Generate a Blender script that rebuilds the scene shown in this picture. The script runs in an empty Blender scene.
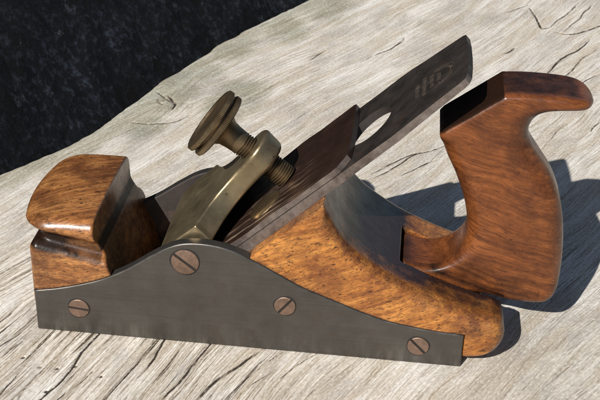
import bpy, bmesh, math
import numpy as np
from mathutils import Vector, Matrix

S = 0.001                                   # everything below is in millimetres
BASE = np.array([95.0, 35.0, 0.0])          # base point of the hand plane
scene = bpy.context.scene
COL = scene.collection
rng = np.random.default_rng(7)
rad = math.radians

# ------------------------------------------------------------------ helpers
def link(name, verts, faces, mat, parent=None, smooth=True, off=BASE, attrs=None, label=None, bevel=None, auto=None):
    me = bpy.data.meshes.new(name)
    V = (np.asarray(verts, float) - off) * S
    if isinstance(faces, np.ndarray):
        n, k = faces.shape
        me.vertices.add(len(V)); me.vertices.foreach_set('co', V.astype(np.float32).ravel())
        me.loops.add(n * k); me.loops.foreach_set('vertex_index', faces.astype(np.int32).ravel())
        me.polygons.add(n); me.polygons.foreach_set('loop_start', np.arange(0, n * k, k, dtype=np.int32))
        me.update(calc_edges=True); me.validate()
    else:
        me.from_pydata([tuple(v) for v in V], [], [tuple(f) for f in faces]); me.update()
        bm = bmesh.new(); bm.from_mesh(me); bmesh.ops.recalc_face_normals(bm, faces=bm.faces); bm.to_mesh(me); bm.free()
    me.polygons.foreach_set('use_smooth', np.full(len(me.polygons), smooth))
    for k, a in (attrs or {}).items():
        if a.ndim == 2:
            at = me.attributes.new(k, 'FLOAT_VECTOR', 'POINT'); at.data.foreach_set('vector', a.astype(np.float32).ravel())
        else:
            at = me.attributes.new(k, 'FLOAT', 'POINT'); at.data.foreach_set('value', a.astype(np.float32))
    o = bpy.data.objects.new(name, me); COL.objects.link(o)
    if mat: me.materials.append(mat)
    if parent: o.parent = parent
    if label: o['label'] = label
    if bevel:
        b = o.modifiers.new('bevel', 'BEVEL'); b.width = bevel * S; b.segments = 3; b.limit_method = 'ANGLE'; b.angle_limit = rad(35)
        b.harden_normals = False
    if auto is not None:
        me.set_sharp_from_angle(angle=rad(auto))
    return o

def cr(pts, n=8):
    """open Catmull-Rom through pts"""
    p = np.array(pts, float); p = np.vstack([2 * p[0] - p[1], p, 2 * p[-1] - p[-2]]); out = []
    for i in range(1, len(p) - 2):
        for t in np.linspace(0, 1, n, endpoint=False):
            a, b, c, d = p[i-1], p[i], p[i+1], p[i+2]
            out.append(.5 * (2*b + (c-a)*t + (2*a-5*b+4*c-d)*t*t + (3*b-a-3*c+d)*t**3))
    out.append(p[-2]); return np.array(out)

def poly_sdf(P, X, Z):
    """signed distance to the closed polygon P; negative inside"""
    X, Z = np.broadcast_arrays(X, Z); d = np.full(X.shape, 1e18); s = np.zeros(X.shape, bool)
    for (ax, az), (bx, bz) in zip(P, np.roll(P, -1, 0)):
        ex, ez = bx-ax, bz-az; wx, wz = X-ax, Z-az; L = ex*ex+ez*ez
        if L < 1e-9: continue
        t = np.clip((wx*ex+wz*ez)/L, 0, 1); d = np.minimum(d, (wx-ex*t)**2+(wz-ez*t)**2)
        c = (az > Z) != (bz > Z)
        if az != bz: s ^= c & (X < (bx-ax)*(Z-az)/(bz-az)+ax)
    d = np.sqrt(d); return np.where(s, -d, d)

def rnd(a, b, r):
    """intersection of two distances with edges rounded to radius r"""
    a = a + r; b = b + r
    return np.minimum(np.maximum(a, b), 0) + np.hypot(np.maximum(a, 0), np.maximum(b, 0)) - r
def smin(a, b, k):
    h = np.clip(.5+.5*(b-a)/k, 0, 1); return b*(1-h)+a*h-k*h*(1-h)
def smax(a, b, k): return -smin(-a, -b, k)
def sstep(a, b, x):
    t = np.clip((x-a)/(b-a), 0, 1); return t*t*(3-2*t)

def nets(f, lo, hi, h):
    """surface of the distance field f as one quad mesh"""
    ax = [np.arange(l, u+h, h) for l, u in zip(lo, hi)]
    X, Y, Z = ax[0][:, None, None], ax[1][None, :, None], ax[2][None, None, :]
    F = np.broadcast_to(f(X, Y, Z), tuple(len(a) for a in ax)).astype(np.float64)
    n = np.array(F.shape); ins = F < 0
    acc = np.zeros(tuple(n-1)+(3,)); cnt = np.zeros(tuple(n-1))
    quads = []
    for d in range(3):
        sl0 = [slice(None)]*3; sl1 = [slice(None)]*3; sl0[d] = slice(0, -1); sl1[d] = slice(1, None)
        A, B = F[tuple(sl0)], F[tuple(sl1)]; x = ins[tuple(sl0)] != ins[tuple(sl1)]
        I = np.argwhere(x); t = A[x]/(A[x]-B[x])
        pos = I.astype(float); pos[:, d] += t
        e, g = [k for k in range(3) if k != d]
        cells = []
        for (de, dg) in ((0, 0), (-1, 0), (-1, -1), (0, -1)):
            c = I.copy(); c[:, e] += de; c[:, g] += dg; cells.append(c)
        ok = np.all([np.all((c >= 0) & (c < n-1), 1) for c in cells], 0)
        for c in cells:
            m = np.all((c >= 0) & (c < n-1), 1)
            np.add.at(acc, tuple(c[m].T), pos[m]); np.add.at(cnt, tuple(c[m].T), 1)
        idx = np.stack([np.ravel_multi_index(tuple(c[ok].T), tuple(n-1)) for c in cells], 1)
        flip = ins[tuple(sl0)][x][ok] ^ (d == 1)
        idx[~flip] = idx[~flip][:, ::-1]
        quads.append(idx)
    act = cnt.ravel() > 0; remap = np.cumsum(act)-1
    V = (acc.reshape(-1, 3)[act]/cnt.ravel()[act][:, None])*h+np.array(lo)
    Q = remap[np.vstack(quads)]
    for _ in range(2):                      # settle the vertices on the exact surface
        fv = f(*V.T); e = h*.25
        g = np.stack([(f(*(V+e*np.eye(3)[i]).T)-fv)/e for i in range(3)], 1)
        st = (fv/np.maximum((g**2).sum(1), .05))[:, None]*g
        V -= np.clip(st, -h*.6, h*.6)
    return V, Q

def prism(outline, y0, y1):
    n = len(outline)
    V = [(x, y0, z) for x, z in outline]+[(x, y1, z) for x, z in outline]
    F = [tuple(range(n)), tuple(range(2*n-1, n-1, -1))]+[(i, (i+1) % n, n+(i+1) % n, n+i) for i in range(n)]
    return V, F

def lathe(profile, seg=48, ripple=None):
    """profile of (radius, height) about +Z; ripple(i) gives rim knurling"""
    V, F = [], []
    for j, (r, z) in enumerate(profile):
        for i in range(seg):
            a = 2*math.pi*i/seg; q = r+(ripple[j]*(1 if i % 2 else -1) if ripple else 0)
            V.append((q*math.cos(a), q*math.sin(a), z))
    m = len(profile)
    for j in range(m-1):
        for i in range(seg):
            k = (i+1) % seg; F.append((j*seg+i, j*seg+k, (j+1)*seg+k, (j+1)*seg+i))
    F.append(tuple(range(seg))); F.append(tuple(range(m*seg-1, (m-1)*seg-1, -1)))
    return np.array(V), F

def vnoise(x, y, seed=0):
    """smooth lattice noise in -1..1"""
    xi, yi = np.floor(x).astype(np.int64), np.floor(y).astype(np.int64); fx, fy = x-xi, y-yi
    fx, fy = fx*fx*(3-2*fx), fy*fy*(3-2*fy)
    def h(a, b):
        k = (a*374761393+b*668265263+seed*1442695041) & 0xffffffff
        k = ((k ^ (k >> 13))*1274126177) & 0xffffffff
        return ((k ^ (k >> 16)) & 0xffff)/32767.5-1
    return (h(xi, yi)*(1-fx)+h(xi+1, yi)*fx)*(1-fy)+(h(xi, yi+1)*(1-fx)+h(xi+1, yi+1)*fx)*fy

# ------------------------------------------------------------------ node helper
class N:
    def __init__(s, name):
        s.m = bpy.data.materials.new(name); s.m.use_nodes = True; s.t = s.m.node_tree; s.t.nodes.clear()
        s.out = s.t.nodes.new('ShaderNodeOutputMaterial'); s.b = s.t.nodes.new('ShaderNodeBsdfPrincipled')
        s.t.links.new(s.b.outputs[0], s.out.inputs[0])
        s.tc = s.t.nodes.new('ShaderNodeTexCoord')
    def n(s, typ, **kw):
        x = s.t.nodes.new(typ)
        for k, v in kw.items(): setattr(x, k, v)
        return x
    def put(s, sock, v):
        if hasattr(v, 'is_output'): s.t.links.new(v, sock)
        elif isinstance(v, (tuple, list)) and len(v) == 3 and sock.type == 'RGBA': sock.default_value = (*v, 1)
        else: sock.default_value = v
    def map(s, scale, rot=(0, 0, 0), src=None, loc=(0, 0, 0)):
        x = s.n('ShaderNodeMapping'); s.put(x.inputs[0], src if src is not None else s.tc.outputs['Object'])
        k = 1 if src is not None else 1000
        x.inputs['Scale'].default_value = [c*k for c in scale]; x.inputs['Rotation'].default_value = rot
        x.inputs['Location'].default_value = loc
        return x.outputs[0]
    def noise(s, vec, scale=1, detail=4, rough=.55, dist=0):
        x = s.n('ShaderNodeTexNoise'); s.put(x.inputs['Vector'], vec); x.inputs['Scale'].default_value = scale
        x.inputs['Detail'].default_value = detail; x.inputs['Roughness'].default_value = rough; x.inputs['Distortion'].default_value = dist
        return x.outputs[0]
    def ramp(s, fac, stops, interp='LINEAR'):
        x = s.n('ShaderNodeValToRGB'); s.put(x.inputs[0], fac); e = x.color_ramp.elements; x.color_ramp.interpolation = interp
        while len(e) < len(stops): e.new(.5)
        for el, (p, c) in zip(e, stops):
            el.position = p; el.color = (*c, 1) if isinstance(c, tuple) else (c, c, c, 1)
        return x.outputs[0]
    def mix(s, fac, a, b, mode='MIX'):
        x = s.n('ShaderNodeMix', data_type='RGBA', blend_type=mode); s.put(x.inputs[0], fac); s.put(x.inputs[6], a); s.put(x.inputs[7], b)
        return x.outputs[2]
    def math(s, op, a, b=0., c=False):
        x = s.n('ShaderNodeMath', operation=op, use_clamp=c); s.put(x.inputs[0], a); s.put(x.inputs[1], b); return x.outputs[0]
    def attr(s, name, vec=False):
        x = s.n('ShaderNodeAttribute', attribute_name=name); return x.outputs['Vector' if vec else 'Fac']
    def bump(s, h, strength, dist, prev=None):
        x = s.n('ShaderNodeBump'); x.inputs['Strength'].default_value = strength; x.inputs['Distance'].default_value = dist*S
        s.put(x.inputs['Height'], h)
        if prev is not None: s.put(x.inputs['Normal'], prev)
        return x.outputs[0]
    def set(s, **kw):
        for k, v in kw.items(): s.put(s.b.inputs[k.replace('_', ' ')], v)
        return s.m

# ------------------------------------------------------------------ materials of the tool
def wood_mat(name, light, mid, dark, stain_shade_col, rot=(0, 0, 0), fleck=.8, rough=.33, coat=.28, ring=.22, flk=0., mott=.7, stain_shade_dull=.8, wamp=9., along=.03, spec=.4, fines=.75):
    m = N(name)
    warp = m.noise(m.map((.03, .03, .03)), 1, 2)
    v = m.n('ShaderNodeVectorMath', operation='MULTIPLY_ADD'); m.put(v.inputs[0], warp); v.inputs[1].default_value = (wamp, wamp, wamp)
    m.put(v.inputs[2], m.map((1, 1, 1), rot)); P = v.outputs[0]
    bands = m.noise(m.map((.016, .08, ring), src=P), 1, 5, .66, .5)
    fine = m.noise(m.map((along, .9, 1.25), src=P), 1, 4, .65, .3)
    fl = m.noise(m.map((.45, 1.2, 1.9), src=P, loc=(7, 3, 1)), 1, 2, .6)
    blot = m.noise(m.map((.05, .05, .05)), 1, 4, .65)
    c = m.ramp(bands, [(.30, dark), (.45, mid), (.64, light)])
    c = m.mix(m.ramp(fine, [(.38, fines), (.52, 0.)]), c, dark)
    c = m.mix(m.math('MULTIPLY', m.ramp(blot, [(.46, 0.), (.64, 1.)]), .72), c, dark)
    c = m.mix(m.math('MULTIPLY', m.ramp(fl, [(.30+flk, 1.), (.38+flk, 0.)]), fleck), c, tuple(x*.18 for x in dark))
    dents = m.noise(m.map((.16, .3, .3), loc=(3, 9, 4)), 1, 5, .7)
    c = m.mix(m.math('MULTIPLY', m.ramp(dents, [(.29+flk, 1.), (.37+flk, 0.)]), .8), c, tuple(x*.15 for x in dark))
    mt = m.noise(m.map((.10+1.5*along, .45, .62), loc=(6, 6, 2), src=P), 1, 5, .72)
    c = m.mix(m.math('MULTIPLY', m.ramp(mt, [(.36, 1.), (.52, 0.)]), mott), c, dark)
    c = m.mix(m.math('MULTIPLY', m.ramp(mt, [(.55, 0.), (.70, .9)]), mott), c, tuple(min(1, q*1.25) for q in light))
    big = m.noise(m.map((.10, .13, .26), loc=(1, 5, 7)), 1, 7, .8)              # old knocks filled with dirt
    c = m.mix(m.ramp(big, [(.30, .95), (.365, 0.)]), c, tuple(x*.16 for x in dark))
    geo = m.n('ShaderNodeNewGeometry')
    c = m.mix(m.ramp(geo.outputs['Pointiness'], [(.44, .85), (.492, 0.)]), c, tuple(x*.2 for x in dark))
    st = m.attr('stain_shade'); sn = m.noise(m.map((.18, .18, .18)), 1, 6, .68)
    sm = m.ramp(m.math('ADD', st, m.math('MULTIPLY', m.math('SUBTRACT', sn, .5), 1.05)), [(.16, 0.), (.84, 1.)])
    sm = m.math('MULTIPLY', sm, m.ramp(m.noise(m.map((.5, .9, 1.4)), 1, 4, .7), [(.3, .9), (.5, 1.)]))
    c = m.mix(m.math('MULTIPLY', sm, .985), c, stain_shade_col)
    rg = m.ramp(m.noise(m.map((.12, .12, .12)), 1, 5, .7), [(.3, rough-.08), (.7, rough+.14)])
    b = m.bump(fine, .25, .12); b = m.bump(fl, .3, .12, b); b = m.bump(m.noise(m.map((.09, .09, .09)), 1, 4, .6), .35, 1.0, b)
    return m.set(Base_Color=c, Roughness=rg, Normal=b, Coat_Weight=m.math('MULTIPLY', m.math('SUBTRACT', 1., m.math('MULTIPLY', sm, stain_shade_dull)), coat), Coat_Roughness=.22, Specular_IOR_Level=m.math('SUBTRACT', spec, m.math('MULTIPLY', sm, .7*spec*stain_shade_dull)))

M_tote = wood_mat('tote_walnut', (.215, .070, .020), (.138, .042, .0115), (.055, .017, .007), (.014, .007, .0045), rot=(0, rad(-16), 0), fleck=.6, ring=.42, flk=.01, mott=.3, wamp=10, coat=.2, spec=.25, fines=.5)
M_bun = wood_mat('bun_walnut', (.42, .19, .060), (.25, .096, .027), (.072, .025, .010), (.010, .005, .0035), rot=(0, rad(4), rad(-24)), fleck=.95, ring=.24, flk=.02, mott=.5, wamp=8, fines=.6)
M_infill = wood_mat('infill_beech', (.48, .205, .046), (.33, .122, .024), (.125, .038, .011), (.015, .0085, .0095), rot=(0, rad(24), 0), fleck=1., ring=.16, flk=.03, mott=.5, stain_shade_dull=.2, wamp=4, along=.13, fines=.5)

bed_tilt = rad(44)
def metal_mat(name, a, b, metallic=.8, rough=.42, streak=None, rust=None, grime=None, gs=.06, bumps=.25, spec=.5, bright_streak=None, plank_refl=False, ss=.5):
    m = N(name)
    n1 = m.noise(m.map((gs, gs, gs)), 1, 6, .68); n2 = m.noise(m.map((.5, .5, .5)), 1, 4, .6)
    c = m.mix(m.ramp(n1, [(.32, 0.), (.68, 1.)]), a, b)
    if streak: c = m.mix(m.math('MULTIPLY', m.ramp(m.noise(m.map(streak), 1, 3, .6), [(.45, 0.), (.7, 1.)]), ss), c, tuple(x*.45 for x in a))
    if rust: c = m.mix(m.math('MULTIPLY', m.ramp(m.noise(m.map((.11, .11, .11), loc=(5, 1, 2)), 1, 6, .75), [(.56, 0.), (.68, 1.)]), .6), c, rust)
    if grime: c = m.mix(m.ramp(m.noise(m.map((.25, .25, .25), loc=(1, 8, 2)), 1, 6, .75), [(.6, 0.), (.72, .8)]), c, grime)
    if plank_refl:                                      # plank reflection painted as streaks rising from the sole edge
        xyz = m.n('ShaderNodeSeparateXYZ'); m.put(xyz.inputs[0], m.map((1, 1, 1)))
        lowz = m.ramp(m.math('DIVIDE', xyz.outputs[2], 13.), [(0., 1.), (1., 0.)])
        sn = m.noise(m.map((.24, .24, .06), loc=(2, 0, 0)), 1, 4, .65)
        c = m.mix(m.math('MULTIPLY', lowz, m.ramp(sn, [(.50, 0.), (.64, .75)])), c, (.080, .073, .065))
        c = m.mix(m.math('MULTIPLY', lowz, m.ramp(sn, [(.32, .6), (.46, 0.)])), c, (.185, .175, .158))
    if bright_streak:                                        # bright streaks along the bed slope
        v = m.map((.03, .42, .6), src=m.map((1, 1, 1), rot=(0, bed_tilt, 0)))
        sc = m.ramp(m.noise(v, 1, 3, .6, .4), [(.52, 0.), (.66, 1.)])
        c = m.mix(m.math('MULTIPLY', m.math('MULTIPLY', sc, .9), m.attr('streak_amt')), c, bright_streak)
    r = m.ramp(m.noise(m.map((.14, .14, .14), loc=(2, 2, 2)), 1, 6, .7), [(.3, rough-.09), (.7, rough+.14)])
    bp = m.bump(n2, bumps, .08); bp = m.bump(n1, bumps*.6, .3, bp)
    return m.set(Base_Color=c, Metallic=metallic, Roughness=r, Normal=bp, Specular_IOR_Level=spec)

M_steel = metal_mat('aged_steel', (.122, .114, .104), (.092, .086, .078), .8, .34, streak=(.02, .5, 1.1), ss=.22, rust=(.105, .082, .066), plank_refl=True)
M_sole = metal_mat('sole_steel', (.10, .095, .09), (.07, .066, .06), .7, .5)
M_inner = metal_mat('rusty_steel', (.040, .030, .026), (.022, .018, .017), .2, .7, rust=(.11, .06, .04), bumps=.8, gs=.12)
M_blade = metal_mat('blade_patina', (.072, .060, .053), (.026, .022, .020), .6, .40, rust=(.085, .05, .032), gs=.11, spec=.3, bright_streak=(.13, .11, .095))
M_cap = metal_mat('cap_iron_brown', (.058, .031, .022), (.030, .016, .0115), .6, .36, bright_streak=(.36, .26, .19))
M_edge = metal_mat('edge_bright', (.235, .195, .172), (.085, .064, .055), .6, .42, rust=(.15, .085, .06), gs=.16, bumps=.4)
M_brass = metal_mat('aged_brass', (.34, .272, .165), (.20, .155, .09), .85, .36, grime=(.04, .032, .02))
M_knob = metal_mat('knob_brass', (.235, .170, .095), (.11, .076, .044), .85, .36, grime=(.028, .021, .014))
M_copper = metal_mat('bronze_screw', (.29, .19, .14), (.18, .125, .096), .8, .42, grime=(.06, .042, .034), gs=.3)
M_slot = metal_mat('slot_dirt', (.022, .017, .014), (.012, .010, .009), .2, .7)
M_stamp = metal_mat('stamp_worn', (.20, .155, .125), (.105, .08, .065), .7, .40, gs=.3)

# ------------------------------------------------------------------ the hand plane
root = bpy.data.objects.new('hand_plane', None); COL.objects.link(root)
root.location = BASE*S; root.empty_display_size = .05
root['label'] = 'old hand plane with steel sides, brass screw and worn brown wooden handle on pale plank'
root['category'] = 'hand plane'
W, T = 70.0, 5.0

# steel sides -------------------------------------------------------
top = cr([(0, 21), (10.6, 23.2), (22, 26.6), (31.2, 30.2), (41.6, 36), (52.9, 44.2), (61.3, 49.6), (69.2, 52.2), (79.9, 52.3), (90.6, 49.6), (104.9, 42.3),
          (118, 35.1), (129, 30.6), (148.9, 23.2), (159.9, 20.3), (176, 18), (190, 17.2)], 5)
plate = np.vstack([[(0, 0)], top, [(190, .0)]])
sides = []
for y0 in (0.0, W-T):
    V, F = prism(plate, y0, y0+T)
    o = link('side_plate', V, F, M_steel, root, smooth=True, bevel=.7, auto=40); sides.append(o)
    o.data.materials.append(M_inner)                       # the inner faces stay rusty
    for p in o.data.polygons:
        if p.normal.y*(1 if y0 == 0 else -1) > .5: p.material_index = 1
V, F = prism([(0.2, 0.02), (44, .02), (46.5, 4), (0.2, 4)], T+.01, W-T-.01)
V2, F2 = prism([(48, .02), (189.8, .02), (189.8, 4), (52, 4)], T+.01, W-T-.01)
link('sole', V+V2, F+[tuple(i+len(V) for i in f) for f in F2], M_sole, root, smooth=False)

def screw_mesh(r, slot_w, ang, h=.55):
    """slotted countersunk head: two segments above a dark slot floor, facing +Z of its own frame"""
    bm = bmesh.new(); ca, sa = math.cos(ang), math.sin(ang)
    for sg in (1, -1):
        a0 = math.asin(slot_w/2/r); A = np.linspace(a0, math.pi-a0, 28)
        ring = [(r*math.cos(a), sg*r*math.sin(a)) for a in A]
        rows = []
        for k, z in ((1.0, -.8), (1.0, h-.35), (.985, h-.12), (.94, h)):
            rows.append([bm.verts.new(((x*k)*ca-(sg*slot_w/2+(y-sg*slot_w/2)*k)*sa, (x*k)*sa+(sg*slot_w/2+(y-sg*slot_w/2)*k)*ca, z)) for x, y in ring])
        for a, b in zip(rows, rows[1:]):
            for i in range(len(a)):
                j = (i+1) % len(a); bm.faces.new((a[i], a[j], b[j], b[i]))
        bm.faces.new(rows[-1]); bm.faces.new(rows[0])
    bmesh.ops.recalc_face_normals(bm, faces=bm.faces)
    return bm
def add_screw(x, z, r, ang, side, parent):
    bm = screw_mesh(r, 1.15 if r < 5.5 else 1.3, ang)
    nv = len(bm.verts)
    V = [tuple(v.co) for v in bm.verts]; F = [tuple(v.index for v in f.verts) for f in bm.faces] if bm.verts.index_update() is None else []
    bm.free()
    def place(p):
        if side == 0: return (x+p[0], -p[2], z+p[1])
        return (x-p[0], W+p[2], z+p[1])
    o = link('screw_head', [place(p) for p in V], F, M_copper, parent, smooth=True, auto=30)
    D = [place((r*1.0*math.cos(a), r*1.0*math.sin(a), .05)) for a in np.linspace(0, 2*math.pi, 40, endpoint=False)]
    D2 = [place((r*(1.10+.04*math.sin(3*a+x))*math.cos(a), r*(1.10+.04*math.sin(3*a+x))*math.sin(a), .012)) for a in np.linspace(0, 2*math.pi, 40, endpoint=False)]
    link('screw_slot', D+D2, [tuple(range(40))]+[(i, (i+1) % 40, 40+(i+1) % 40, 40+i) for i in range(40)], M_slot, parent, smooth=False)
for side in (0, 1):
    for x, z, r, a in ((68.2, 42.9, 6.1, -38), (19.8, 13.6, 4.7, -6), (111.8, 24.5, 4.7, 52), (170.7, 9.5, 4.7, -45)):
        add_screw(x, z, r, rad(a), side, sides[side])

# rear infill -------------------------------------------------------
bed_a = rad(44); ca, sa = math.cos(bed_a), math.sin(bed_a); BX = 47.0
infill_top = cr([(126.3, 76.7), (129, 69), (133.5, 60.5), (140, 53.2), (148.4, 46.9), (161, 39.4), (178, 32.2), (193, 27.2), (201.5, 25.3)], 6)
heel = cr([(205.5, 23.2), (207.4, 18), (206.6, 12), (203, 7.8), (197.5, 5.7), (189.8, 4.9)], 5)
infill_poly = np.vstack([[(BX+4.1/ca*sa/1.0*0+4.25, 4.1)], infill_top, heel, [(189.6, 4.1)]])
infill_poly[0] = (BX+4.1*ca/sa, 4.1)
def f_infill(X, Y, Z):
    d2 = poly_sdf(infill_poly, X, Z)
    # the bed stays crisp, the top is well rounded towards the sides
    bed = np.abs(-(X-BX)*sa+Z*ca)
    r = 1.0+5.5*sstep(1, 9, bed+0*Z)
    r = r*sstep(2, 12, Z)+1.0*(1-sstep(2, 12, Z))
    d = rnd(d2, np.abs(Y-W/2)-(W/2+.15), r)
    pl = poly_sdf(plate, X, Z)-.25
    side = T+.25-np.minimum(Y, W-Y)
    d = np.maximum(d, -np.maximum(pl, -side-0.0)) if False else np.maximum(d, np.minimum(side, -pl))
    mort = np.maximum(np.maximum(159.9-X, np.abs(Y-W/2)-14.9), -d2-9)          # mortise for the handle foot
    return np.maximum(d, -mort)
V, Q = nets(f_infill, (46, -1, 2.5), (210, 71, 79), .7)
x, y, z = V.T
ty = np.interp(x, infill_top[:, 0], infill_top[:, 1]); ed = np.minimum(y, W-y)
upper = sstep(-.5, 11.0, ed)*sstep(-14, -1., z-ty)
stain_shade = np.clip(upper*(1.15-.95*sstep(157, 166, x)*sstep(40, 50, y)-.15*sstep(165, 185, x)), 0, 1.1)
stain_shade = stain_shade*np.where(y < 35, .66+.34*sstep(13, 21, y), 1)
stain_shade = np.maximum(stain_shade, .50*np.exp(-((ed-4)/4.5)**2)*sstep(-16, -4, z-ty))
stain_shade = np.maximum(stain_shade, .5*sstep(4, 0, x-(BX+z*ca/sa))*sstep(40, 76, z))
stain_shade = np.maximum(stain_shade, .55*sstep(199, 207.5, x)*sstep(8, 20, z))
stain_shade = np.maximum(stain_shade, .50*np.exp(-((x-196)/12)**2-((z-21)/4)**2))
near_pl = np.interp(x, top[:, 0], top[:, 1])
stain_shade = np.maximum(stain_shade, .55*np.exp(-np.maximum(z-near_pl, 0)/3.2)*sstep(165, 135, x))
link('rear_infill', V, Q, M_infill, root, attrs={'stain_shade': stain_shade})

# front bun ---------------------------------------------------------
def box2(X, Y, x0, x1, y0, y1, r):
    qx = np.abs(X-(x0+x1)/2)-(x1-x0)/2+r; qy = np.abs(Y-(y0+y1)/2)-(y1-y0)/2+r
    return np.minimum(np.maximum(qx, qy), 0)+np.hypot(np.maximum(qx, 0), np.maximum(qy, 0))-r
RZ = [10, 22, 30, 36, 42, 45, 47.5, 50, 54, 62]; RX = [44, 40, 36.0, 34.0, 31.6, 29.4, 28.3, 28.0, 27.9, 27.8]
rzs = np.linspace(10, 62, 60); rxs = np.interp(rzs, RZ, RX); rxs = np.convolve(np.pad(rxs, 3, 'edge'), np.ones(7)/7, 'valid')
def f_bun(X, Y, Z):
    tilt = 4.6*np.clip(1-X/30, -.3, 1.15)                     # the cove runs downhill towards the mouth
    base = rnd(box2(X, Y, -1.2, 60, -.1, W+.1, 4), np.abs(Z-tilt*1.35-21.6)-18.8, 5.6)
    neck = rnd(box2(X, Y, 2.6, 60, 4.4, W-4.4, 6), np.abs(Z-43)-8, 1)
    fx = -8.6+5.6*((Y-35)/33)**2
    top = 58.3-.0062*np.maximum(18-X, 0)**2-.0016*(Y-35)**2
    bot = 45.0+tilt*1.15
    cush = rnd(box2(X-fx, Y, 0, 80, .9, W-.9, 11), np.maximum(Z-top, bot-Z), 4.6+1.2*sstep(0, 14, X))
    d = smin(smin(base, neck, 2.2), cush, 1.2)
    d = smax(d, X-np.interp(Z, rzs, rxs), .9)
    pl = poly_sdf(plate, X, Z)-.25; side = T+.25-np.minimum(Y, W-Y)
    d = np.maximum(d, np.minimum(side, -pl))
    return np.maximum(d, 4.2-Z)
V, Q = nets(f_bun, (-12, -1, 2.5), (46, 71, 62), .65)
x, y, z = V.T
ct = 38.6+6.3*np.clip(1-x/30, -.3, 1.15)
stain_shade = .95*np.where(z < ct, np.exp(-((z-ct)/2.0)**2), sstep(8.5, 6.0, z-ct))*(x < 31)*(.62+.38*sstep(26, 6, x))+.75*sstep(-1.5, .8, x-np.interp(z, rzs, rxs))*sstep(60, 40, z)+.28*np.exp(-((z-40)/3)**2)*sstep(12, -2, x)  # shade painted into the rear face; cove darkened too
link('front_bun', V, Q, M_bun, root, attrs={'stain_shade': np.clip(stain_shade, 0, 1)})

# handle ------------------------------------------------------------
front = cr([(161.2, 38.3), (168, 36.2), (175, 36.3), (181.5, 39.6), (186.4, 46), (188, 54), (185.6, 67), (180.8, 79.5), (176.0, 89), (172.6, 97.5), (171.6, 101.5)], 7)
horn = cr([(196.0, 121.4), (205, 122.0), (216, 121.9), (225, 121.2), (230.6, 119.7), (233.2, 117.2), (230.6, 114.9), (222.5, 114.9), (214.6, 113.4), (209.6, 109.2), (208.2, 103.2),
           (210.2, 97.4), (215.2, 90.5), (221.5, 81.5), (226.4, 70), (229.7, 54), (230.9, 38), (230, 27.5), (226.6, 22.2), (220.5, 20.7), (209, 21.2)], 6)
foot = np.array([(204, 22.0), (193, 24.5), (178, 28), (161.2, 32)])
tote_poly = np.vstack([front, [(173.2, 103.6)], horn, foot])
chamf = np.array([(172.5, 103.4), (196.0, 121.4)])
def f_tote(X, Y, Z):
    d2 = poly_sdf(tote_poly, X, Z)
    tz = np.where(X < 196, 103.4+(X-172.5)*.766, 121.9)
    depth = tz-Z
    r = 2.6+7.0*sstep(1, 11, depth)
    k = sstep(58, 34, Z)*sstep(212, 186, X)
    r = r*(1-k)+2.4*k
    k = sstep(40, 22, Z)*sstep(186, 212, X)
    r = r*(1-k)+6.0*k                         # square again in the mortise
    hw = 14.0-1.0*sstep(60, 95, Z)*sstep(100, 80, Z)
    tip = np.clip((X-215)/18.5, 0, 1)*sstep(106, 110, Z)                      # the horn is round in plan
    hw = hw*np.sqrt(np.maximum(1-.88*tip**4, .12))
    return rnd(d2, np.abs(Y-W/2)-hw, np.minimum(r, hw*.95))
V, Q = nets(f_tote, (158, 18, 18), (236, 52, 125), .6)
x, y, z = V.T
tz = np.where(x < 196, 103.4+(x-172.5)*.766, 121.9); dep = tz-z
stain_shade = sstep(2.2, .3, dep)*np.where(x < 196, 1.05, .74*sstep(23, 27, y)*sstep(232, 226, x))
stain_shade = np.maximum(stain_shade, .62*sstep(168, 161, x)*sstep(44, 38, z))
stain_shade = np.maximum(stain_shade, .50*np.exp(-((x-207)/15)**2-((z-30)/7)**2))
stain_shade = np.maximum(stain_shade, .50*np.exp(-((x-193)/13)**2-((z-36)/6)**2)*(y < 30))
stain_shade = np.maximum(stain_shade, .40*sstep(28, 44, y)*sstep(60, 100, z)*(x < 200))
stain_shade = np.maximum(stain_shade, .38*np.exp(-((x-209)/5)**2-((z-104)/9)**2))
stain_shade = np.maximum(stain_shade, .85*np.exp(-np.abs(z-(25.5+.35*(205-x)))/2.6)*(x < 207)*(x > 166)*(y < 26))
stain_shade = np.maximum(stain_shade, .45*sstep(186, 194, x)*np.exp(-((z-27)/4.)**2)*(x < 222))
link('handle', V, Q, M_tote, root, attrs={'stain_shade': np.clip(stain_shade, 0, 1.1)})

# blade frame: s along the bed, n off the bed ------------------------
def bed(s, y, n): return (BX+s*ca-n*sa, y, s*sa+n*ca)
def thick(s): return 5.6-2.7*np.clip(s/188, 0, 1)

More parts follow.
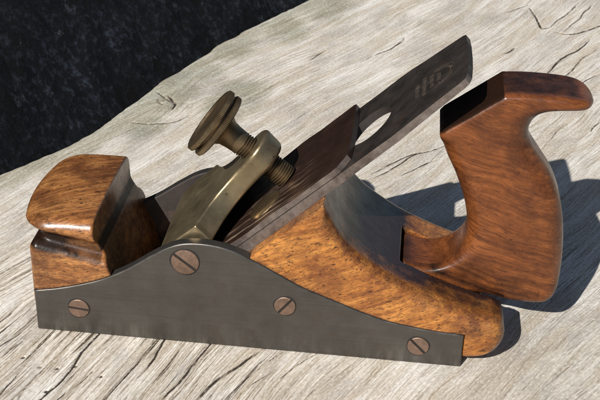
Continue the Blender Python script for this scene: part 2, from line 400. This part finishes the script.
def slab(outline, hole, n_lo, n_hi, parent, name, mat, bevel=.35, label=None, edge_mat=None, streak_amt=None):
    """plan outline (s, y) with an optional hole, between two height functions of s"""
    bm = bmesh.new()
    def loop(pts): 
        vs = [bm.verts.new((a, b, 0)) for a, b in pts]
        return [bm.edges.new((vs[i], vs[(i+1) % len(vs)])) for i in range(len(vs))]
    e = loop(outline)
    if hole is not None: e += loop(hole)
    bmesh.ops.triangle_fill(bm, use_beauty=True, edges=e)
    for s0 in np.arange(4, 186, 4):
        bmesh.ops.bisect_plane(bm, geom=bm.verts[:]+bm.edges[:]+bm.faces[:], plane_co=(s0, 0, 0), plane_no=(1, 0, 0))
    r = bmesh.ops.extrude_face_region(bm, geom=bm.faces[:])
    topv = {v for v in r['geom'] if isinstance(v, bmesh.types.BMVert)}
    for v in bm.verts:
        s, y = v.co.x, v.co.y
        v.co = Vector(bed(s, y, n_hi(s, y) if v in topv else n_lo(s, y)))
    bmesh.ops.recalc_face_normals(bm, faces=bm.faces)
    bm.verts.index_update()
    V = [tuple(v.co) for v in bm.verts]; F = [tuple(v.index for v in f.verts) for f in bm.faces]; bm.free()
    at = None
    if streak_amt is not None:
        A = np.array(V); at = {'streak_amt': streak_amt((A[:, 0]-BX)*ca+A[:, 2]*sa, A[:, 1])}
    o = link(name, V, F, mat, parent, smooth=True, bevel=bevel, auto=35, label=label, attrs=at)
    if edge_mat:
        o.data.materials.append(edge_mat)
        o.data.materials.append(M_inner)
        for p in o.data.polygons:
            yy = p.center.y/S+BASE[1]; up = abs(-p.normal.x*sa+p.normal.z*ca)
            if up < .5: p.material_index = 1 if (p.normal.y < -.35 and yy < 20) else 2 if 22 < yy < 48 else 0
    return o

wob = lambda s: .35*math.sin(s*.13)+.25*math.sin(s*.31+1)
near_e = [(4, 7.2)]+[(s, 7.2) for s in range(20, 140, 20)]+[(150, 7.6), (158, 8.8), (170, 10.4), (184, 12.0), (186.2, 12.8)]
far_e = [(187.6, 57.6), (186, 58.6), (176, 60.2), (166, 61.6), (158, 63.2), (152, 63.6), (140, 62.8)]+[(s, 62.8) for s in range(120, 10, -20)]+[(4, 62.8)]
end_e = [(187.6, 16), (188.2, 25), (188.4, 35), (188.2, 48)]
hc, hr = (136.0, 34.6), 12.0
hole = [(hc[0]+hr*math.cos(a), hc[1]+hr*.98*math.sin(a)) for a in np.linspace(rad(-156), rad(156), 44)]+[(70, hc[1]+4.9), (66, hc[1]), (70, hc[1]-4.9)]
blade = slab(near_e+end_e+far_e, hole, lambda s, y: .12, lambda s, y: .12+thick(s), root, 'cutting_blade', M_blade, edge_mat=M_edge, streak_amt=lambda s, y: .12+0*s)

def cap_lo(s, y): return .12+thick(s)+.15+1.6*math.exp(-((s-30)/14)**2)
def cap_hi(s, y): return cap_lo(s, y)+2.7+1.2*math.exp(-((s-26)/16)**2)+.25*math.sin(s*.21+y*.3)*(1 if 55 < s < 110 else .2)
cap_out = [(6, 7.6)]+[(s, 7.6) for s in range(20, 121, 20)]+[(122.5, 8.0), (127.8, 13.4), (128.9, 25), (129.2, 38), (129.2, 52), (128.8, 61.6), (127.4, 62.4), (118, 62.4)]+[(s, 62.4) for s in range(100, 10, -20)]+[(6, 62.4)]
cap = slab(cap_out, None, cap_lo, cap_hi, root, 'cap_iron', M_cap, bevel=.4, edge_mat=M_edge,
           streak_amt=lambda s, y: sstep(112, 92, s)*sstep(46, 30, y)+.25*sstep(16, 10, y))

# low round brass disc on the cap iron
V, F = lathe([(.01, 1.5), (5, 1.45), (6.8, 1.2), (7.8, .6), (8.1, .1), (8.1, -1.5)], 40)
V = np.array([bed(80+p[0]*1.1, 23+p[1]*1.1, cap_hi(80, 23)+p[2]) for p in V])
link('brass_disc', V, F, M_knob, cap, auto=40)

# stamped maker's mark: an arched frame with rows of worn, unreadable strokes
SV, SF = [], []
def stroke(s0, y0, s1, y1, w=.32):
    d = np.array([s1-s0, y1-y0]); L = np.hypot(*d); d /= max(L, 1e-6); p = np.array([-d[1], d[0]])*w/2; b = len(SV)
    for (s, y) in ((s0, y0), (s1, y1)):
        for k in (1, -1):
            for n in (-.1, .10): SV.append(bed(s+k*p[0], y+k*p[1], .12+thick(s)+n))
    SF.extend([tuple(b+i for i in f) for f in ((0, 1, 3, 2), (4, 6, 7, 5), (0, 4, 5, 1), (2, 3, 7, 6), (1, 5, 7, 3), (0, 2, 6, 4))])
A = np.linspace(rad(-95), rad(95), 22)
arc = [(172+9.5*math.cos(a), 34+8.2*math.sin(a)) for a in A]
for a, b in zip(arc, arc[1:]): stroke(*a, *b, .3)
for a in np.linspace(rad(-80), rad(80), 15):
    c, s_ = math.cos(a), math.sin(a); stroke(172+7.0*c, 34+6.0*s_, 172+(8.3+.4*math.sin(a*9))*c, 34+7.1*s_, .5)
for row, (s, y0, y1) in enumerate(((173.2, 31, 38), (169.6, 29, 40), (165.6, 26, 43), (161.8, 29, 42))):
    y = y0
    while y < y1:
        h = rng.uniform(1.5, 2.1); q = rng.uniform(.7, 1.0); k = rng.integers(0, 4)
        stroke(s-h/2, y, s+h/2, y+rng.uniform(-.2, .2), .26)
        if k in (0, 1): stroke(s+h/2, y, s+h/2*rng.choice([1, 0]), y+q, .24)
        if k in (1, 2): stroke(s-h/2, y, s-h/2, y+q, .24)
        if k == 3: stroke(s-h/2, y, s+h/2, y+q, .24)
        y += rng.uniform(1.6, 2.2)
link('maker_stamp', SV, SF, M_stamp, blade, smooth=False)

# lever cap ---------------------------------------------------------
nearo = cr([(58.4, 9.2), (60.6, 12.4), (64.5, 17.4), (70.5, 21.8), (78, 24.2), (86, 24.6)], 6)
hd = [(89+10.6*math.cos(a), 35+10.6*math.sin(a)) for a in np.linspace(rad(-88), rad(88), 24)]
faro = np.array([(s, 70-y) for s, y in nearo[::-1]])
lev_plan = np.vstack([[(16, 8), (52, 6.6), (57.4, 6.6)], nearo, hd, faro, [(57.4, 63.4), (52, 63.4), (16, 62)]])
LS = [10, 16, 22, 28, 35, 45, 55, 60, 75, 90, 106]; LT = [10.5, 13.5, 17.5, 21.5, 24.0, 24.6, 24.2, 24.4, 26.2, 28.6, 31]
LB = [8.9, 9.3, 10.3, 11.0, 11.0, 11.0, 13.2, 14.4, 16.2, 18.2, 20]
ls = np.linspace(10, 106, 97); lt = np.convolve(np.pad(np.interp(ls, LS, LT), 5, 'reflect', reflect_type='odd'), np.ones(11)/11, 'valid'); lb = np.convolve(np.pad(np.interp(ls, LS, LB), 5, 'reflect', reflect_type='odd'), np.ones(11)/11, 'valid')
def f_lever(X, Y, Z):
    dp = poly_sdf(lev_plan, X, Y)
    dn = np.maximum(Z-np.interp(X, ls, lt), np.interp(X, ls, lb)-Z)
    return rnd(dp, dn, .9+1.1*sstep(60, 85, X))
V, Q = nets(f_lever, (12, 4, 6), (103, 66, 34), .6)
V = np.array(bed(V[:, 0], V[:, 1], V[:, 2])).T
lever = link('lever_cap', V, Q[:, ::-1].copy(), M_brass, root)
me = lever.data; bm = bmesh.new(); bm.from_mesh(me); bmesh.ops.recalc_face_normals(bm, faces=bm.faces); bm.to_mesh(me); bm.free()

# thumbscrew --------------------------------------------------------
ts = bpy.data.objects.new('thumbscrew', None); COL.objects.link(ts); ts.parent = root; ts.empty_display_size = .01
tilt = math.atan2(7.0, 42.0)
def on_axis(p):                       # local z along the screw, z=0 at the lever cap head
    px, py, pz = p
    s = 88.2+px*math.cos(tilt)-pz*math.sin(tilt); n = 26+px*math.sin(tilt)+pz*math.cos(tilt)
    return bed(s, 35+py, n)
prof = [(.01, 24.2), (11.8, 24.0), (12.6, 24.8), (14.6, 24.8), (15.4, 24.2), (15.5, 22.4), (14.9, 21.8), (13.2, 21.6), (13.2, 20.9), (14.7, 20.7), (15.3, 20.2), (15.3, 18.5), (14.7, 18.0),
        (11.5, 17.4), (7.6, 16.6), (6.0, 14.4), (5.5, 11.0), (5.3, 8.0), (5.3, 6.6)]
rip = [0, 0, 0, 0, .10, .10, 0, 0, 0, 0, .12, .12, 0, 0, 0, 0, 0, 0, 0]
V, F = lathe(prof, 260, rip)
link('knurled_knob', np.array([on_axis(p) for p in V]), F, M_knob, ts, auto=38)
prof = [(5.1, 6.8)]
zz = 6.7
while zz > -18.2:
    prof += [(5.5, zz), (5.5, zz-.16), (4.75, zz-.60), (4.75, zz-.70), (5.5, zz-1.16)]; zz -= 1.2
    if -10 < zz < 1.5: zz -= 0
prof += [(4.2, zz), (3.2, zz-1.0), (.01, zz-1.2)]
V, F = lathe(prof, 40)
link('threaded_shaft', np.array([on_axis(p) for p in V]), F, M_knob, ts, auto=50)

# ------------------------------------------------------------------ weathered plank
EX = np.array([(-420, -600), (-260, -260), (-112, 40), (-63.6, 136), (-36.7, 171.4), (-23.1, 199), (-15.7, 219), (-7.3, 251), (.4, 276), (16.4, 316), (28.1, 350.4), (48, 388.6), (72.9, 433.8), (80, 448), (150, 590), (480, 1250)], float)
edge = lambda y: np.interp(y, EX[:, 1], EX[:, 0])
tf = np.concatenate([-np.array([150, 110, 80, 60, 45, 34, 26, 20, 16, 13, 10.5, 8.5, 7, 5.6, 4.4, 3.4, 2.6, 1.9, 1.2, .6])+0, np.arange(0, 420, .55), np.geomspace(421, 1100, 50)])
yf = np.concatenate([-np.geomspace(620, 72, 50), np.arange(-70, 130, .55), np.arange(130, 520, .8), np.geomspace(521, 1250, 60)])
TT, YY = np.meshgrid(tf, yf, indexing='ij')
es = edge(yf); es = np.convolve(np.pad(es, 12, 'edge'), np.ones(25)/25, 'valid'); es = es+1.0*vnoise(yf*.06, yf*0, 5)+.5*vnoise(yf*.25, yf*0, 6)
RO = 7.0
tt = np.maximum(TT, -RO*math.pi/2)
ang = np.where(TT < 0, -tt/RO, 0)
XX = es[None, :]+np.where(TT >= 0, TT, -RO*np.sin(ang))
Z0 = np.where(TT >= 0, 0, -RO*(1-np.cos(ang)))+np.where(TT < -RO*math.pi/2, TT+RO*math.pi/2, 0)
XW = XX+0.0
# grain coordinates: u runs with the grain, v across it
low = sstep(130, 20, XW)*np.minimum(YY-20, 0)
vv = XW-.54*YY+.24*low+9*vnoise(XW*.007, YY*.005, 1)+3.2*vnoise(XW*.026, YY*.016, 2)+1.0*vnoise(XW*.07, YY*.035, 3)
kx, ky = 4.0, 250.0+22
kd = np.hypot((XW-14.0), (YY-259.0)*.62)
vv = vv+9*np.exp(-(kd/15)**2)*np.sign(XW-14-.55*(YY-259)+1e-6)*np.minimum(kd/6, 1)
uu = .48*XW+.87*YY+np.where(TT < 0, TT*.3, 0)
vv = vv+np.where(TT < 0, TT*.5, 0)
# fibres and furrows
rough_l = .16+.84*sstep(190, 60, XW+.0*YY)*sstep(90, -10, YY)+.25*sstep(.1, .6, vnoise(XW*.012, YY*.012, 9))
fib = vnoise(uu*.018, vv*.45, 11)*.6+vnoise(uu*.03, vv*.9, 12)*.4
# named long cracks that the photograph shows, as ground polylines
def crack(pts, w=.8, dep=3., jit=1.2, seed=1):
    P = cr(pts, 10); d = np.full(XX.shape, 1e9); x0, y0 = P.min(0)-12; x1, y1 = P.max(0)+12
    m = (XX > x0) & (XX < x1) & (YY > y0) & (YY < y1); X, Y = XX[m], YY[m]
    X = X+jit*vnoise(uu[m]*.07, vv[m]*.05, seed)+.25*jit*vnoise(uu[m]*.25, vv[m]*.1, seed+50); best = np.full(X.shape, 1e9); tb = np.zeros(X.shape)
    for i, (a, b) in enumerate(zip(P, P[1:])):
        e = b-a; t = np.clip(((X-a[0])*e[0]+(Y-a[1])*e[1])/(e@e), 0, 1); q = np.hypot(X-a[0]-e[0]*t, Y-a[1]-e[1]*t)
        k = q < best; best[k] = q[k]; tb[k] = ((i+t)/(len(P)-1))[k]
    wid = w*np.clip(4*tb*(1-tb), .05, 1)**.5
    out = np.zeros(XX.shape); wid = wid*.72; out[m] = np.exp(-(best/wid)**2)*dep; return out
CR = [
 ([(4, -60), (6, -49), (9, -36), (13, -22)], .55, 2), ([(12, -58), (16, -43), (20, -33), (24, -16), (28, -2), (30, 6)], .75, 3), ([(36, -58), (43, -39), (49, -19), (53, -6), (56, 6)], .7, 2.6),
 ([(-17, -26), (-13, -14), (-7, -4), (-2, 8), (4, 22)], .6, 2), ([(51, -30), (55, -16), (58, -2), (61, 8)], .75, 2.5), ([(58, -60), (67, -36), (70, -27), (73, -16), (77, -4), (80, 6)], .75, 3),
 ([(72, -56), (79, -40), (84, -29), (88, -20), (94, -12), (102, -1), (108, 8)], .9, 2.8), ([(67, -50), (70, -39), (75, -26)], .5, 2), ([(74, -16), (78, -6), (83, 6)], .5, 1.6), ([(88, -44), (93, -33), (104, -13), (112, 0)], .5, 1.6),
 ([(-5, -60), (-2, -47), (0, -34), (2, -24)], .6, 2), ([(18, -56), (23, -45), (33, -24)], .5, 1.8), ([(94, -36), (100, -26), (113, -8)], .5, 1.5), ([(112, -20), (120, -7), (132, 8)], .5, 1.6),
 ([(229, 449), (240, 462), (251, 475)], .9, 2), ([(250, 468), (254, 443), (257, 424), (264, 428)], 1.2, 2.4), ([(261, 425), (276, 454), (293, 490)], .8, 2.2), ([(273, 419), (288, 451), (302, 488)], .8, 2.2),
 ([(264, 420), (273, 415), (284, 419), (301, 437), (316, 450)], 1.1, 2.6), ([(254, 338), (258, 348), (263, 362), (270, 372), (280, 385), (291, 408)], 1.1, 3), ([(262, 330), (270, 345), (279, 364), (296, 396)], .8, 2.2),
 ([(225, 368), (229, 372), (233, 382)], 1., 2.4), ([(272, 318), (279, 329), (291, 345)], .8, 2), ([(142, 172), (150, 184), (160, 198), (169, 206)], .8, 2.0), ([(158, 173), (172, 190), (181, 198)], .7, 2), ([(142, 166), (151, 178), (164, 199), (176, 208), (190, 223)], .8, 2.2),
 ([(148, 366), (153, 378), (156, 388)], 1.2, 1.6), ([(126, 334), (134, 346), (146, 362), (154, 382)], .9, 2.), ([(90, 330), (95, 342), (100, 352)], 1.1, 1.8),
 ([(-9, 215), (4, 215), (17, 220), (28, 233)], .8, 2.4), ([(-2, 262), (2, 257), (7, 251), (12, 247)], .9, 2.2), ([(6, 258), (10, 251), (14, 245), (14, 236)], 1.2, 2.6), ([(1, 252), (3, 246), (7, 243)], .8, 2.),
 ([(274, 251), (282, 267)], .7, 1.8), ([(240, 218), (260, 263)], .5, 1.6), ([(-38, 34), (-34, 48), (-30, 62)], .6, 1.8), ([(-26, -12), (-19, 4), (-13, 23)], .7, 2), ([(230, 250), (246, 290)], .5, 1.4),
 ([(190, -24), (222, 34)], .4, .9), ([(178, -20), (200, 14)], .4, .9), ([(206, 10), (250, 86)], .4, .9), ([(214, 2), (256, 74)], .35, .7), ([(150, -16), (166, 8)], .45, 1.2)]
crk = np.zeros(XX.shape)
for i, (p, w, d) in enumerate(CR): crk = np.maximum(crk, crack(p, w, d, 1.2, 20+i))
for hx, hy in ((-.2, -20.9), (9, -26.2), (16.5, -26.2), (36.5, -28.8), (23.7, -23.7), (16.4, -41.8)):     # worm holes
    crk = np.maximum(crk, 4*np.exp(-((XX-hx)**2+(YY-hy)**2)/(.62**2)))
ring = np.exp(-((np.sin(kd*.62+2.5*vnoise(XW*.12, YY*.12, 71)))/.28)**2)*np.exp(-(kd/13)**2)*sstep(-.3, .4, vnoise(XW*.10, YY*.07, 72))
crk = np.maximum(crk, 2.2*ring)
topm = sstep(-8, 0, TT)
disp = (-.30*(1-fib)*.5*(.4+.6*rough_l)-crk*.32)
und = -1.0*(1-vnoise(XX*.012, YY*.009, 30))*.5*sstep(0, 60, np.hypot(np.maximum(np.abs(XX-95)-110, 0), np.maximum(np.abs(YY-35)-60, 0)))
sidew = np.where(TT < 0, 1-topm, 0)
Zs = Z0+disp*np.where(TT >= -2, 1, .3)+und
XX = XX-sidew*1.5*np.abs(vnoise(uu*.02, Z0*.25, 31))
crackmask = np.clip(crk*.5, 0, 1)
# close the plank with its other faces
nt, ny = TT.shape
Vp = np.stack([XX, YY, Zs], -1).reshape(-1, 3)
ii = np.arange(nt*ny).reshape(nt, ny)
Qp = np.stack([ii[:-1, :-1], ii[1:, :-1], ii[1:, 1:], ii[:-1, 1:]], -1).reshape(-1, 4)
zb = -146.0
def skirt(idx, Vp, Qp, flip):
    b = len(Vp); low = Vp[idx].copy(); low[:, 2] = zb; Vp = np.vstack([Vp, low]); k = np.arange(len(idx)-1)
    q = np.stack([idx[:-1], idx[1:], b+k+1, b+k], -1)
    return Vp, np.vstack([Qp, q[:, ::-1] if flip else q])
n0 = len(Vp)
for idx, fl in ((ii[-1, :], True), (ii[:, 0], True), (ii[:, -1], False)): Vp, Qp = skirt(idx, Vp, Qp, fl)
pad = len(Vp)-n0
g = np.stack([uu.ravel(), vv.ravel(), Z0.ravel()], -1); g = np.vstack([g, np.zeros((pad, 3))]); cm = np.concatenate([crackmask.ravel(), np.zeros(pad)])
rl = np.concatenate([rough_l.ravel(), np.zeros(pad)])
alg = np.exp(-(np.maximum(TT, 0)/24)**2)*.55+.45*np.exp(-(kd/20)**2)
for px, py, r in ((32, 346, 26), (52, 268, 22), (2, 211, 16), (45, 246, 18), (67, 386, 24), (92, 439, 30), (22, 300, 18)):
    alg = np.maximum(alg, .75*np.exp(-(np.hypot(XW-px, (YY-py)*.65)/r)**2))
alg = np.concatenate([alg.ravel(), np.zeros(pad)])

gzn = np.exp(-(np.hypot(XW-232, (YY-10)*.9)/62)**2)+.45*sstep(.0, .7, vnoise(XW*.010, YY*.007, 81))
gzn = np.concatenate([np.clip(gzn, 0, 1).ravel(), np.zeros(pad)])
m = N('weathered_wood')
G = m.attr('grain', True)
f1 = m.noise(m.map((.024, .58, .3), src=G), 1, 5, .64, .12)
f2 = m.noise(m.map((.028, .90, .8), src=G, loc=(3, 1, 0)), 1, 4, .62, .1)
f3 = m.noise(m.map((.014, .13, .05), src=G), 1, 4, .6)
f4 = m.noise(m.map((.022, .035, .02), src=G), 1, 6, .7)
f7 = m.noise(m.map((.006, .045, .05), src=G, loc=(2, 5, 0)), 1, 5, .62, .4)
f6 = m.noise(m.map((.04, 1.25, .5), src=G, loc=(1, 7, 0)), 1, 2, .5, .1)
c = m.ramp(f1, [(.33, (.30, .25, .19)), (.44, (.525, .475, .405)), (.56, (.71, .67, .605))])
c = m.mix(m.ramp(m.attr('rough_zone'), [(.2, .55), (.8, 0.)]), c, (.57, .54, .485))
c = m.mix(m.math('MULTIPLY', m.ramp(f3, [(.46, 0.), (.58, 1.)]), .72), c, (.45, .385, .30))
c = m.mix(m.math('MULTIPLY', m.ramp(f4, [(.48, 0.), (.62, 1.)]), .65), c, (.40, .375, .345))
c = m.mix(m.ramp(f7, [(.52, 0.), (.66, .55)]), c, (.46, .41, .335))
c = m.mix(m.ramp(f7, [(.34, .5), (.46, 0.)]), c, (.78, .765, .735))
rough_a = m.attr('rough_zone')
br = m.noise(m.map((.05, .12, .1), src=G, loc=(9, 4, 0)), 1, 3, .6)
c = m.mix(m.math('MULTIPLY', m.ramp(f2, [(.36, 1.), (.44, 0.)]), m.math('MULTIPLY', m.ramp(br, [(.35, .3), (.6, .9)]), m.math('ADD', m.math('MULTIPLY', rough_a, .6), .42, True))), c, (.20, .155, .11))
c = m.mix(m.math('MULTIPLY', m.ramp(f6, [(.40, 1.), (.47, 0.)]), m.math('MULTIPLY', m.ramp(br, [(.38, .85), (.62, .25)]), m.math('ADD', m.math('MULTIPLY', rough_a, .5), .55, True))), c, (.22, .175, .125))
f5 = m.noise(m.map((.013, .33, .2), src=G, loc=(4, 2, 0)), 1, 6, .66, .2)
c = m.mix(m.math('MULTIPLY', m.ramp(m.math('ADD', f5, m.math('MULTIPLY', rough_a, -.066)), [(.325, 1.), (.355, 0.)]), m.math('ADD', m.math('MULTIPLY', rough_a, .6), .35, True)), c, (.105, .080, .057))
an = m.noise(m.map((.03, .16, .1), src=G), 1, 6, .75)
al = m.ramp(m.math('MULTIPLY', m.attr('algae'), m.math('MULTIPLY', an, 2.0)), [(.28, 0.), (.62, .82)])
c = m.mix(al, c, (.54, .565, .49), 'MULTIPLY')
gz = m.attr('grey_zone'); c = m.mix(gz, c, (.87, .865, .85), 'MULTIPLY')
grit = m.noise(m.map((.45, 1.0, .8), src=G, loc=(5, 5, 1)), 1, 3, .65)
c = m.mix(m.ramp(grit, [(.36, .75), (.5, 0.)]), c, (.72, .69, .645), 'MULTIPLY')
c = m.mix(m.ramp(grit, [(.57, 0.), (.69, .55)]), c, (.82, .795, .75))
cn = m.math('ADD', m.attr('crack'), m.math('MULTIPLY', m.math('SUBTRACT', f1, .5), 1.5))
cn = m.math('MULTIPLY', cn, m.ramp(m.attr('crack'), [(.04, 0.), (.14, 1.)]))
hl = m.math('MULTIPLY', m.ramp(m.attr('crack'), [(.03, 0.), (.5, .6)]), m.ramp(f2, [(.38, 1.), (.56, .25)]))
c = m.mix(hl, c, (.27, .205, .14))
gap = m.ramp(m.noise(m.map((.045, .06, .1), src=G, loc=(8, 8, 0)), 1, 4, .7), [(.36, 0.), (.5, 1.)])
c = m.mix(m.math('MULTIPLY', m.ramp(cn, [(.46, 0.), (.66, .97)]), gap), c, (.030, .023, .018))
sp = m.noise(m.map((.5, .5, .5), src=G), 1, 3, .6)
c = m.mix(m.ramp(sp, [(.70, 0.), (.76, .5)]), c, (.80, .78, .74))
b = m.bump(f1, .5, .4); b = m.bump(f2, .6, .4, b); b = m.bump(f6, .7, .3, b); b = m.bump(m.ramp(f5, [(.30, 0.), (.40, 1.)]), .5, .6, b)
m.set(Base_Color=c, Roughness=.82, Specular_IOR_Level=.25, Normal=b)
plank = link('wooden_plank', Vp, Qp, m.m, None, off=np.zeros(3), attrs={'grain': g, 'crack': cm, 'rough_zone': rl, 'algae': alg, 'grey_zone': gzn})
plank['label'] = 'pale weathered grey wooden plank with cracks and furrowed grain'; plank['category'] = 'plank'; plank['kind'] = 'structure'

# ------------------------------------------------------------------ dark rock beyond the plank
gx = np.concatenate([np.linspace(-3000, -700, 60), np.arange(-690, 500, 4.), np.linspace(510, 3000, 60)])
gy = np.concatenate([np.linspace(-2500, -10, 50), np.arange(0, 1100, 4.), np.linspace(1110, 3000, 50)])
GX, GY = np.meshgrid(gx, gy, indexing='ij')
dist = (-(GX-79)*.9+(GY-448)*.43)                       # away from the plank's edge
bank = np.maximum(dist-60, 0)
GZ = -230+np.where(bank < 1100, bank*1.5, 1650+(bank-1100)*.1)*1.0  # upper bank, out of view, raised to block sky and darken reflections
GZ = GZ+np.clip(GY-1500, 0, 1100)*.75*(bank < 100)  # unseen ridge added at the back to block bright horizon sky
for k, (sc_, am) in enumerate(((.004, 26), (.014, 6), (.035, 3), (.08, 2.), (.12, 2))):
    GZ = GZ+am*vnoise(GX*sc_+3*k, GY*sc_*.9, 60+k)
GZ = np.minimum(GZ, np.where((dist < 40), -165, 1e9))
jj = np.arange(GX.size).reshape(GX.shape)
Qg = np.stack([jj[:-1, :-1], jj[1:, :-1], jj[1:, 1:], jj[:-1, 1:]], -1).reshape(-1, 4)
m = N('dark_rock')
n1 = m.noise(m.map((.012, .012, .012)), 1, 8, .7); n2 = m.noise(m.map((.06, .06, .045)), 1, 9, .85); n3 = m.noise(m.map((.17, .17, .15), loc=(3, 3, 3)), 1, 5, .75)
c = m.ramp(n1, [(.38, (.0012, .0015, .002)), (.62, (.006, .008, .012))])
c = m.mix(m.math('MULTIPLY', m.ramp(n3, [(.50, 0.), (.66, 1.)]), m.ramp(n1, [(.40, .15), (.60, 1.)])), c, (.050, .062, .086))
c = m.mix(m.math('MULTIPLY', m.ramp(n2, [(.58, 0.), (.67, 1.)]), .9), c, (.11, .13, .16))
b = m.bump(n2, .9, 5.); b = m.bump(n3, .9, 2.5, b)
m.set(Base_Color=c, Roughness=.85, Specular_IOR_Level=.2, Normal=b)
rock = link('rock_ground', np.stack([GX, GY, GZ], -1).reshape(-1, 3), Qg, m.m, None, off=np.zeros(3))
rock['label'] = 'dark blue black rough rock behind the plank edge, raised out of view to block sky'; rock['category'] = 'rock'; rock['kind'] = 'structure'

# ------------------------------------------------------------------ light
to_sun = Vector((-.56, -1.15, 1.0)).normalized()
el = math.asin(to_sun.z); az = math.atan2(to_sun.x, to_sun.y)
sun = bpy.data.lights.new('sun', 'SUN'); sun.energy = 5.0; sun.angle = rad(.5); sun.color = (1, .965, .91)
so = bpy.data.objects.new('sun', sun); COL.objects.link(so); so.rotation_euler = to_sun.to_track_quat('Z', 'Y').to_euler(); so.location = to_sun*3
w = bpy.data.worlds.new('World'); scene.world = w; w.use_nodes = True
bg = w.node_tree.nodes['Background']; sky = w.node_tree.nodes.new('ShaderNodeTexSky'); sky.sky_type = 'NISHITA'; sky.sun_disc = False
sky.sun_elevation = el; sky.sun_rotation = az
w.node_tree.links.new(sky.outputs[0], bg.inputs[0]); bg.inputs[1].default_value = .05

# ------------------------------------------------------------------ camera
cam = bpy.data.cameras.new('camera'); co = bpy.data.objects.new('camera', cam); COL.objects.link(co)
co.location = (.152847, -.41146, .315045); co.rotation_euler = (rad(60.133), rad(-1.837), rad(6.084))
cam.sensor_width = 36; cam.lens = 1159.616/600*36; cam.clip_start = .01; cam.clip_end = 50
cam.dof.use_dof = True; cam.dof.focus_distance = .56; cam.dof.aperture_fstop = 56
scene.camera = co
vs = scene.view_settings; vs.view_transform = 'Standard'; vs.look = 'None'; vs.gamma = 1; vs.exposure = .36
scene.cycles.filter_width = 1.1
